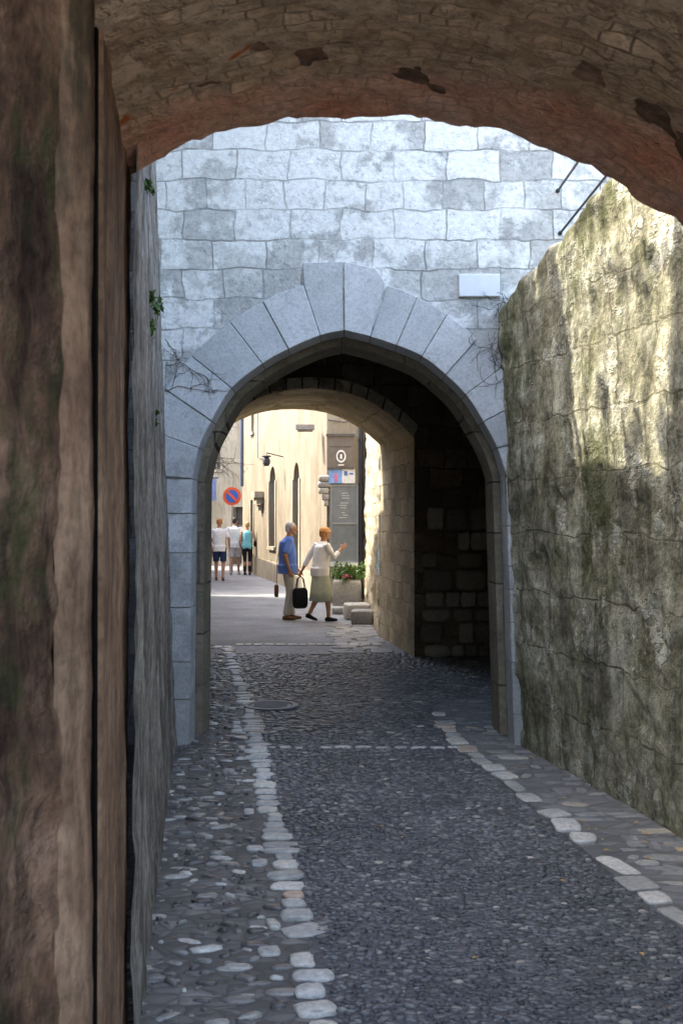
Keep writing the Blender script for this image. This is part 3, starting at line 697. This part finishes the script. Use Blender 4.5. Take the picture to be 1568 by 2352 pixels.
def disc(mb,c,r,t,seg=32): 
    v=[]
    for yy in (c[1]-t,c[1]):
        for k in range(seg): a=2*math.pi*k/seg; v.append((c[0]+r*math.cos(a),yy,c[2]+r*math.sin(a)))
    f=[tuple(range(seg)),tuple(range(2*seg-1,seg-1,-1))]+[(k,(k+1)%seg,seg+(k+1)%seg,seg+k) for k in range(seg)]; mb.add(v,f)
mb=MB(); disc(mb,sc,.30,.02); mb.obj('red_disc',plain('sign_red',(.75,.12,.04),.4,var=.05),parent=ns)
mb=MB(); disc(mb,(sc[0],sc[1]-.022,sc[2]),.205,.006); mb.obj('blue_disc',plain('sign_blue',(.05,.14,.5),.4,var=.05),parent=ns)
mb=MB(); d=.145; w=.028; q=[(sc[0]-d-w,sc[2]+d-w),(sc[0]-d+w,sc[2]+d+w),(sc[0]+d+w,sc[2]-d+w),(sc[0]+d-w,sc[2]-d-w)]; mb.prism(q,sc[1]-.036,sc[1]-.03); mb.obj('red_slash',plain('sign_red_bar',(.75,.12,.04),.4,var=.05),parent=ns)
mb=MB(); mb.tube([(sc[0],sy+.03,0),(sc[0],sy+.03,sc[2]+.33)],.03,10); mb.obj('post',plain('galvanised',(.4,.41,.42),.4,.5,.6),parent=ns)
# ------------------------------------------------------------ wall plants, vines, twigs
mb=MB()
for (px,py,r,n) in ((335,720,.06,130),(368,715,.04,60),(350,960,.03,40),(322,425,.04,45),(372,1835,.03,40),(352,1870,.02,30)):
    y=651/(470-px); x=wx(y)-.036*(y-3.72)/4.88*2.5+.045; z=max(.03,EH+(HY-py)*y/F)
    leaves('',(x,y,z),(r*.5,r*1.6,r*1.2),n,.016,None,mb=mb)
mb.obj('wall_weeds',M_leaf2)
mb=MB()
def twig(p,d,l,r,depth=0):
    pts=[Vector(p)];dd=Vector(d).normalized()
    for k in range(8):
        dd=(dd+Vector((random.gauss(0,.28),0,random.gauss(0,.28)))).normalized(); q=pts[-1]+dd*l/8; q.y=YA-.034+random.uniform(-.012,.0); pts.append(q)
        if depth<2 and random.random()<.38: twig(q,dd+Vector((random.gauss(0,.8),0,random.gauss(0,.8))),l*.55,r*.7,depth+1)
    mb.tube(pts,[r*(1-.07*i) for i in range(len(pts))],5)
random.seed(12)
for (a,b,l) in (((1195,900),(-.7,.7),.5),((1195,860),(-.8,.5),.45),((1190,780),(-.9,.3),.4),((1150,760),(-.5,-.6),.3),((1198,700),(-.6,.1),.25)):
    p=P(*a); twig((p[0],YA-.03,p[1]),(b[0],0,b[1]),l,.004)
mb.obj('dry_creeper',M_twig)
mb=MB()
for (a,b,l) in (((382,900),(.7,.6),.4),((382,840),(.9,.2),.3),((380,780),(.8,-.4),.25)):
    p=P(*a); twig((p[0],YA-.03,p[1]),(b[0],0,b[1]),l,.0035)
mb.obj('dry_creeper',M_twig)
random.seed(21)
mb=MB()
for (y,z,ry,rz,n) in ((7.0,6.3,.13,.5,150),(7.42,6.0,.07,.25,60),(7.78,6.5,.08,.25,60),(8.28,6.2,.12,.4,130),(7.6,7.2,.6,.15,150)):
    leaves('',(-1.55,y,z),(.2,ry,rz),n,.055,None,mb=mb)
for k in range(9):
    y0=random.uniform(7,8.3); mb.tube([(-1.55,y0,5.6),(-1.5+random.gauss(0,.1),y0+random.gauss(0,.15),6.3),(-1.55+random.gauss(0,.1),y0+random.gauss(0,.25),7.0)],[.018,.013,.006],6)
mb.obj('added_dapple_leaves',M_leaf)  # unseen leaf clumps and stems, added to break up the sun patch
# ------------------------------------------------------------ people
def remesh(name,parts,mat,vox,parent,smooth_it=4):
    mb=MB()
    for v,f in parts: mb.add(v,f)
    o=mb.obj(name,mat,True)
    r=o.modifiers.new('r','REMESH'); r.mode='VOXEL'; r.voxel_size=vox; r.use_smooth_shade=True
    s=o.modifiers.new('s','SMOOTH'); s.factor=.5; s.iterations=smooth_it
    dg=bpy.context.evaluated_depsgraph_get(); me=bpy.data.meshes.new_from_object(o.evaluated_get(dg)); o.modifiers.clear(); o.data=me
    if not me.materials: me.materials.append(mat)
    me.polygons.foreach_set('use_smooth',[True]*len(me.polygons)); o.parent=parent; return o
def V3(*a): return Vector(a)
def hand(wr,d,nrm,curl,sidesgn):
    d=Vector(d).normalized(); n=Vector(nrm); n=(n-d*n.dot(d)).normalized(); s=d.cross(n)*sidesgn
    parts=[tube([wr-d*.01,wr+d*.035,wr+d*.085],[(.015,.024),(.014,.038),(.012,.038)],10,ref=n)]
    for k,(o,l) in enumerate(((.029,.068),(.010,.076),(-.010,.070),(-.028,.056))):
        p=wr+d*.08+s*o; pts=[p]; a=curl*.35
        for seg in (.45,.32,.23):
            q=pts[-1]+(d*math.cos(a)+n*math.sin(a))*l*seg; pts.append(q); a+=curl*.75
        parts.append(tube(pts,[.0085,.008,.0075,.006],7))
    p=wr+d*.025+s*.03; parts.append(tube([p,p+s*.022+d*.022+n*.01,p+s*.026+d*.048+n*.02],[.011,.0095,.007],7))
    return parts
def person(name,loc,head,scale,J,out):
    E=empty(name); E.location=loc; E.rotation_euler=(0,0,head); E.scale=(scale,)*3
    D=dict(hip=(0,0,.90),chest=(0,0,1.27),neck=(0,.0,1.43),headc=(0,.03,1.585),
     hipR=(.095,0,.88),kneeR=(.10,.03,.48),ankR=(.10,0,.085),hipL=(-.095,0,.88),kneeL=(-.10,.03,.48),ankL=(-.10,0,.085),
     shR=(.175,0,1.385),elR=(.225,-.03,1.10),wrR=(.235,.05,.86),shL=(-.175,0,1.385),elL=(-.225,-.03,1.10),wrL=(-.235,.05,.86),
     curlR=.5,curlL=.5,hyaw=0,toeR=(0,1,0),toeL=(0,1,0)); D.update(J)
    J={k:(Vector(v) if isinstance(v,tuple) else v) for k,v in D.items()}
    sk=out['skin']; b=out.get('belly',0); fem=out.get('fem',0)
    hp,ch,nk=J['hip'],J['chest'],J['neck']; sw=.92 if fem else 1.
    def torso(ex):
        rows=[(hp+V3(0,0,-.07),.150+fem*.012,.115),(hp+V3(0,-.005,.03),.162+fem*.015,.125+b*.3),(hp.lerp(ch,.45)+V3(0,b*.35,0),.145+b*.6,.108+b),(ch+V3(0,.005,-.02),.168*sw,.118+b*.4),(ch+V3(0,0,.08),.172*sw,.105),(nk+V3(0,-.005,-.035),.10*sw,.075),(nk+V3(0,0,.0),.058,.055)]
        v=[];f=[];seg=20
        for c,rx,ry in rows:
            for k in range(seg): a=2*math.pi*k/seg; v.append(c+V3((rx+ex)*math.cos(a),(ry+ex)*math.sin(a),0))
        n=len(rows)
        for i in range(n-1):
            for k in range(seg): k2=(k+1)%seg; f.append((i*seg+k,i*seg+k2,(i+1)*seg+k2,(i+1)*seg+k))
        f.append(tuple(range(seg-1,-1,-1))); f.append(tuple((n-1)*seg+k for k in range(seg))); return (v,f)
    body=[torso(-.006)]
    for S in 'RL':
        h,k,a=J['hip'+S],J['knee'+S],J['ank'+S]
        body.append(tube([h,h.lerp(k,.5),k,k.lerp(a,.3)+V3(0,-.012,0),a.lerp(k,.25),a+V3(0,0,-.02)],[.085,.072,.054,.055,.040,.037],12))
        s,e,w=J['sh'+S],J['el'+S],J['wr'+S]
        body.append(tube([s.lerp(J['chest'],.2),s,s.lerp(e,.5),e,e.lerp(w,.35),w],[.05,.05,.045,.038,.036,.025],12))
    body.append(tube([nk+V3(0,-.01,-.06),nk,J['headc']+V3(0,-.02,-.05)],[.06,.055,.052],12))
    remesh('body',body,sk,.012,E)
    for S in 'RL':
        e,w=J['el'+S],J['wr'+S]; sx=1 if S=='R' else -1
        d=J.get('hd'+S,(w-e)); remesh('hand_'+S,hand(w,d,J.get('hn'+S,V3(-sx,.1,0)),J['curl'+S],sx),sk,.0042,E,1)
    hc=J['headc']; Rz=Matrix.Rotation(J['hyaw'],3,'Z')
    def hp_(x,y,z): return hc+Rz@V3(x,y,z)
    def he(c,r,sg=14,rg=10):
        v,f=ell((0,0,0),r,sg,rg); return ([hp_(*c)+Rz@Vector(p) for p in v],f)
    parts=[he((0,-.01,.02),(.076,.094,.092)),he((0,.018,-.045),(.056,.066,.062)),he((0,.07,-.085),(.025,.022,.018)),he((.076,-.005,-.008),(.012,.018,.030)),he((-.076,-.005,-.008),(.012,.018,.030)),
       (tube([hp_(0,.080,.015),hp_(0,.103,-.018),hp_(0,.092,-.03)],[.010,.014,.012],8)),he((.03,.072,-.02),(.02,.02,.02)),he((-.03,.072,-.02),(.02,.02,.02)),he((0,.078,.022),(.05,.014,.010))]
    remesh('head',parts,sk,.0065,E,2)
    mbm=MB()
    for x in (.031,-.031): v,f=he((x,.083,.003),(.011,.007,.006),8,6); mbm.add(v,f)
    v,f=he((0,.083,-.055),(.022,.007,.005),8,6); mbm.add(v,f)
    mbm.obj('eyes_and_mouth',out['dark'],True,E)
    hair=[he((0,-.022,.040),(.083,.092,.084)),he((0,-.055,.0),(.074,.06,.075))]
    if out.get('hairlong'): hair+=[he((0,-.06,-.05),(.07,.045,.08)),he((.06,-.02,-.01),(.028,.045,.06)),he((-.06,-.02,-.01),(.028,.045,.06))]
    remesh('hair',hair,out['hair'],.009,E,2)
    if out.get('hat'):
        v,f=he((0,-.012,.062),(.092,.104,.068)); v2,f2=he((0,.0,.045),(.105,.125,.012)); remesh('hat',[(v,f),(v2,f2)],out['hat'],.008,E,2)
    top=[torso(.016 if not fem else .014)]
    if out.get('tank'): top=[torso(.008)]
    for S in 'RL':
        s,e,w=J['sh'+S],J['el'+S],J['wr'+S]
        if out.get('tank'): continue
        fr=out.get('sleeve',.85)
        pts=[s.lerp(J['chest'],.25),s,s.lerp(e,min(fr,1)*.6),s.lerp(e,min(fr,1))]; rr=[.062,.064,.062,.062]
        if fr>1: pts=[s.lerp(J['chest'],.25),s,s.lerp(e,.6),e,e.lerp(w,fr-1)]; rr=[.06,.062,.058,.052,.044]
        top.append(tube(pts,rr,14))
    if not out.get('tank'): 
        rows=[(hp+V3(0,0,-.10),(.178+b*.3,.150+b*.5)),(hp+V3(0,.0,.05),(.178+b*.5,.145+b*.8))]
        v=[];seg=20
        for c,(rx,ry) in rows:
            for k in range(seg): a=2*math.pi*k/seg; q=1+.03*math.sin(5*a); v.append(c+V3(rx*q*math.cos(a),ry*q*math.sin(a),0))
        f=[(k,(k+1)%seg,seg+(k+1)%seg,seg+k) for k in range(seg)]+[tuple(range(seg-1,-1,-1)),tuple(seg+k for k in range(seg))]; top.append((v,f))
        top.append(tube([nk+V3(0,0,-.03),nk+V3(0,0,.015)],[.075,.066],14))
    remesh('shirt',top,out['top'],.011,E,3)
    if out['bottom']=='skirt':
        seg=32; v=[];f=[]; zs=[(hp.z+.12,.140,.115),(hp.z+.02,.172,.135),(.75,.195,.16),(.55,.215,.19),(.37,.235,.21),(.37,.22,.195)]
        dx=out.get('skew',(0,0))
        for i,(z,rx,ry) in enumerate(zs):
            for k in range(seg):
                a=2*math.pi*k/seg; q=1+.05*min(i,4)/4*math.sin(7*a+i*.3); t=min(i,4)/4
                v.append((hp.x+dx[0]*t+rx*q*math.cos(a),hp.y+dx[1]*t+ry*q*math.sin(a),z+.012*math.sin(3*a)*t))
        for i in range(len(zs)-1):
            for k in range(seg): k2=(k+1)%seg; f.append((i*seg+k,i*seg+k2,(i+1)*seg+k2,(i+1)*seg+k))
        f.append(tuple(k for k in range(seg))); f.append(tuple((len(zs)-1)*seg+k for k in range(seg)))
        mobj('skirt',v,f,out['bot'],True,E)
    else:
        bt=[]
        for S in 'RL':
            h,k,a=J['hip'+S],J['knee'+S],J['ank'+S]
            if out['bottom']=='shorts': bt.append(tube([h+V3(0,0,.02),h.lerp(k,.5),k.lerp(h,.12)],[.102,.096,.088],14))
            else: bt.append(tube([h+V3(0,0,.02),h.lerp(k,.5),k,k.lerp(a,.5),a.lerp(k,.02)],[.098,.086,.070,.062,.060] if not out.get('slim') else [.094,.078,.060,.055,.045],14))
        bt.append(tube([hp+V3(0,0,-.09),hp+V3(0,0,.0),hp+V3(0,0,.10)],[(.125,.165),(.13+b*.4,.165),(.115+b*.4,.15)],16,ref=(0,1,0)))
        remesh('lower_garment',bt,out['bot'],.011,E,3)
    for S in 'RL':
        a=J['ank'+S]; t=J['toe'+S].normalized()
        parts=[tube([a-t*.06+V3(0,0,-.045),a+V3(0,0,-.04),a+t*.09+V3(0,0,-.052),a+t*.17+V3(0,0,-.058)],[(.036,.034),(.042,.038),(.032,.045),(.022,.036)],12,ref=(0,0,1)),tube([a+V3(0,0,-.04),a+V3(0,0,.0)],[.042,.04],10)]
        remesh('shoe_'+S,parts,out['shoe'],.009,E,2)
    return E,J
skin=plain('skin_tone',(.48,.27,.18),.5,.3,var=.08); skin2=plain('tanned_skin',(.42,.22,.13),.5,.3,var=.08)
dk=plain('dark_features',(.09,.04,.035),.5)
hgrey=plain('silver_hair',(.50,.49,.47),.7); hdark=plain('dark_hair',(.04,.03,.025),.6); hgin=plain('ginger_hair',(.42,.19,.07),.7); hbl=plain('blond_hair',(.42,.27,.12),.6)
def cloth(n,c): return plain(n,c,.85,.15,var=.10,scale=12)
black=cloth('black_leather',(.015,.015,.018)); brown=cloth('brown_leather',(.16,.09,.05))
gx,gy=G(661,1424)
E,J=person('elderly_man',(gx,gy,.004),math.radians(-78),.985,dict(
   hip=(0,-.01,.90),chest=(0,-.02,1.27),neck=(0,.02,1.43),headc=(0,.065,1.575),
   elR=(.24,-.085,1.11),wrR=(.21,-.01,.87),elL=(-.23,-.02,1.10),wrL=(-.22,.14,.92),kneeR=(.10,.02,.48),ankR=(.11,-.05,.085),kneeL=(-.10,.06,.48),ankL=(-.11,.09,.085),hyaw=math.radians(-8)),
   dict(skin=skin2,dark=dk,hair=hgrey,top=cloth('blue_shirt',(.13,.23,.62)),bottom='trousers',bot=cloth('stone_trousers',(.46,.44,.40)),shoe=brown,belly=.035,sleeve=.85))
sb=MB(); v2,f2=ell((-0.06,-.19,.50),(.09,.03,.11),14,8,.4); sb.add(v2,f2); sb.tube([(-.05,-.19,.60),(-.10,-.17,1.0),(-.12,-.12,1.32),(-.13,.0,1.42)],.006,6)
o=sb.obj('satchel',brown,True,E)
gx,gy=G(737,1428)
E,J=person('elderly_woman',(gx,gy,.004),math.radians(-62),.93,dict(
   hip=(0,-.02,.92),chest=(0,.01,1.27),neck=(0,.05,1.43),headc=(0,.085,1.58),
   shR=(.165,.03,1.385),elR=(.23,.14,1.16),wrR=(.17,.32,1.31),hdR=(-.05,.8,.6),hnR=(-1,0,-.3),curlR=.25,
   elL=(-.27,-.12,1.13),wrL=(-.30,-.24,.90),curlL=1.7,
   kneeR=(.09,.10,.49),ankR=(.08,.11,.085),kneeL=(-.09,.02,.48),ankL=(-.09,-.20,.14),toeL=(0,1,-.35)),
   dict(skin=skin2,dark=dk,hair=hgin,hat=cloth('straw_orange_hat',(.60,.30,.12)),top=cloth('white_blouse',(.82,.81,.79)),bottom='skirt',bot=cloth('sage_skirt',(.46,.48,.37)),shoe=black,fem=1,belly=.03,sleeve=1.6,skew=(0,.02)))
hb_=MB(); h=J['wrL']+V3(-.02,-.01,-.09)
v,f=ell((h.x,h.y-.01,h.z-.40),(.07,.14,.19),20,12,.45); hb_.add(v,f)
for sx in (-.03,.03): hb_.tube([(h.x+sx,h.y-.10,h.z-.24),(h.x+sx*.5,h.y-.06,h.z-.05),(h.x,h.y,h.z),(h.x+sx*.5,h.y+.05,h.z-.05),(h.x+sx,h.y+.09,h.z-.24)],.009,8)
hb_.obj('shoulder_bag',black,True,E)
gx,gy=G(504,1334)
E,J=person('walking_man',(gx,gy,.004),math.radians(4),1.03,dict(elR=(.26,-.05,1.12),wrR=(.27,.10,.90),elL=(-.25,.02,1.11),wrL=(-.27,.12,.88),kneeR=(.11,.02,.48),ankR=(.10,-.16,.11),toeR=(0,1,-.2),kneeL=(-.09,.12,.49),ankL=(-.09,.12,.085)),
   dict(skin=skin2,dark=dk,hair=hgin,top=cloth('white_polo',(.82,.82,.82)),bottom='shorts',bot=cloth('navy_shorts',(.03,.05,.12)),shoe=brown,belly=.03,sleeve=.8))
bg=MB(); v,f=ell((-.29,.12,.60),(.05,.13,.15),14,9,.5); bg.add(v,f); bg.tube([(-.29,.05,.73),(-.285,.12,.80),(-.29,.19,.73)],.008,6); bg.obj('carrier_bag',cloth('lime_bag',(.50,.55,.12)),True,E)
gx,gy=G(539,1320)
person('walking_man',(gx,gy,.004),math.radians(-5),1.05,dict(elR=(.30,-.06,1.12),wrR=(.20,.10,.98),elL=(-.28,-.05,1.12),wrL=(-.27,.08,.90),kneeR=(.10,.08,.49),ankR=(.10,.10,.085),kneeL=(-.10,.0,.48),ankL=(-.10,-.15,.11),toeL=(0,1,-.2)),
   dict(skin=skin,dark=dk,hair=hdark,top=cloth('white_tee',(.80,.80,.80)),bottom='shorts',bot=cloth('pale_shorts',(.6,.58,.55)),shoe=cloth('pale_shoe',(.5,.5,.5)),belly=.02,sleeve=.85))
gx,gy=G(568,1321)
E,J=person('walking_woman',(gx,gy,.004),math.radians(0),.97,dict(elR=(.25,-.03,1.12),wrR=(.23,.12,.95),elL=(-.24,-.05,1.10),wrL=(-.22,.08,.88),kneeR=(.08,.03,.48),ankR=(.08,-.02,.085),kneeL=(-.08,.05,.48),ankL=(-.08,.05,.085)),
   dict(skin=skin,dark=dk,hair=hbl,hairlong=0,top=cloth('turquoise_top',(.22,.55,.60)),bottom='trousers',slim=1,bot=cloth('black_trousers',(.02,.02,.025)),shoe=black,fem=1,belly=.01,tank=1))
bg=MB(); v,f=ell((.24,.05,1.0),(.045,.11,.09),14,9,.5); bg.add(v,f); bg.tube([(.24,.0,1.08),(.18,-.02,1.42),(.1,.0,1.43)],.008,6); bg.obj('handbag',black,True,E)
gx,gy=G(484,1330)
person('strolling_woman',(gx-.12,gy,.004),math.radians(0),.95,dict(),dict(skin=skin2,dark=dk,hair=hdark,top=cloth('rust_top',(.40,.15,.08)),bottom='trousers',slim=1,bot=cloth('russet_trousers',(.25,.09,.06)),shoe=black,fem=1,sleeve=.8))
# ------------------------------------------------------------ light
el=math.radians(50); ax=math.radians(15)
d=Vector((-math.cos(el)*math.cos(ax),math.cos(el)*math.sin(ax),math.sin(el)))
sun=bpy.data.lights.new('sun','SUN'); sun.energy=10.5; sun.angle=math.radians(.5); sun.color=(1,.93,.80)
so=bpy.data.objects.new('sun',sun); COL.objects.link(so); so.rotation_euler=d.to_track_quat('Z','Y').to_euler(); so.location=(0,0,20)
w=bpy.data.worlds.new('World'); scene.world=w; w.use_nodes=True; nt=w.node_tree
bgn=[n for n in nt.nodes if n.type=='BACKGROUND'][0]; sk=nt.nodes.new('ShaderNodeTexSky'); sk.sky_type='NISHITA'; sk.sun_disc=False
sk.sun_elevation=el; sk.sun_rotation=math.atan2(d.x,d.y); sk.air_density=1.0; sk.dust_density=3.5; sk.ozone_density=.4
nt.links.new(sk.outputs[0],bgn.inputs[0]); bgn.inputs[1].default_value=1.02
scene.view_settings.view_transform='Standard'; scene.view_settings.look='None'; scene.view_settings.exposure=0
# ------------------------------------------------------------ camera
cd=bpy.data.cameras.new('camera'); cd.sensor_fit='VERTICAL'; cd.sensor_height=36; cd.lens=F/2352*36; cd.clip_start=.05; cd.clip_end=1000
cd.dof.use_dof=True; cd.dof.focus_distance=11; cd.dof.aperture_fstop=8
co=bpy.data.objects.new('camera',cd); COL.objects.link(co); co.location=(0,0,EH); co.rotation_euler=(math.radians(90)+math.atan(19/F),0,0)
scene.camera=co
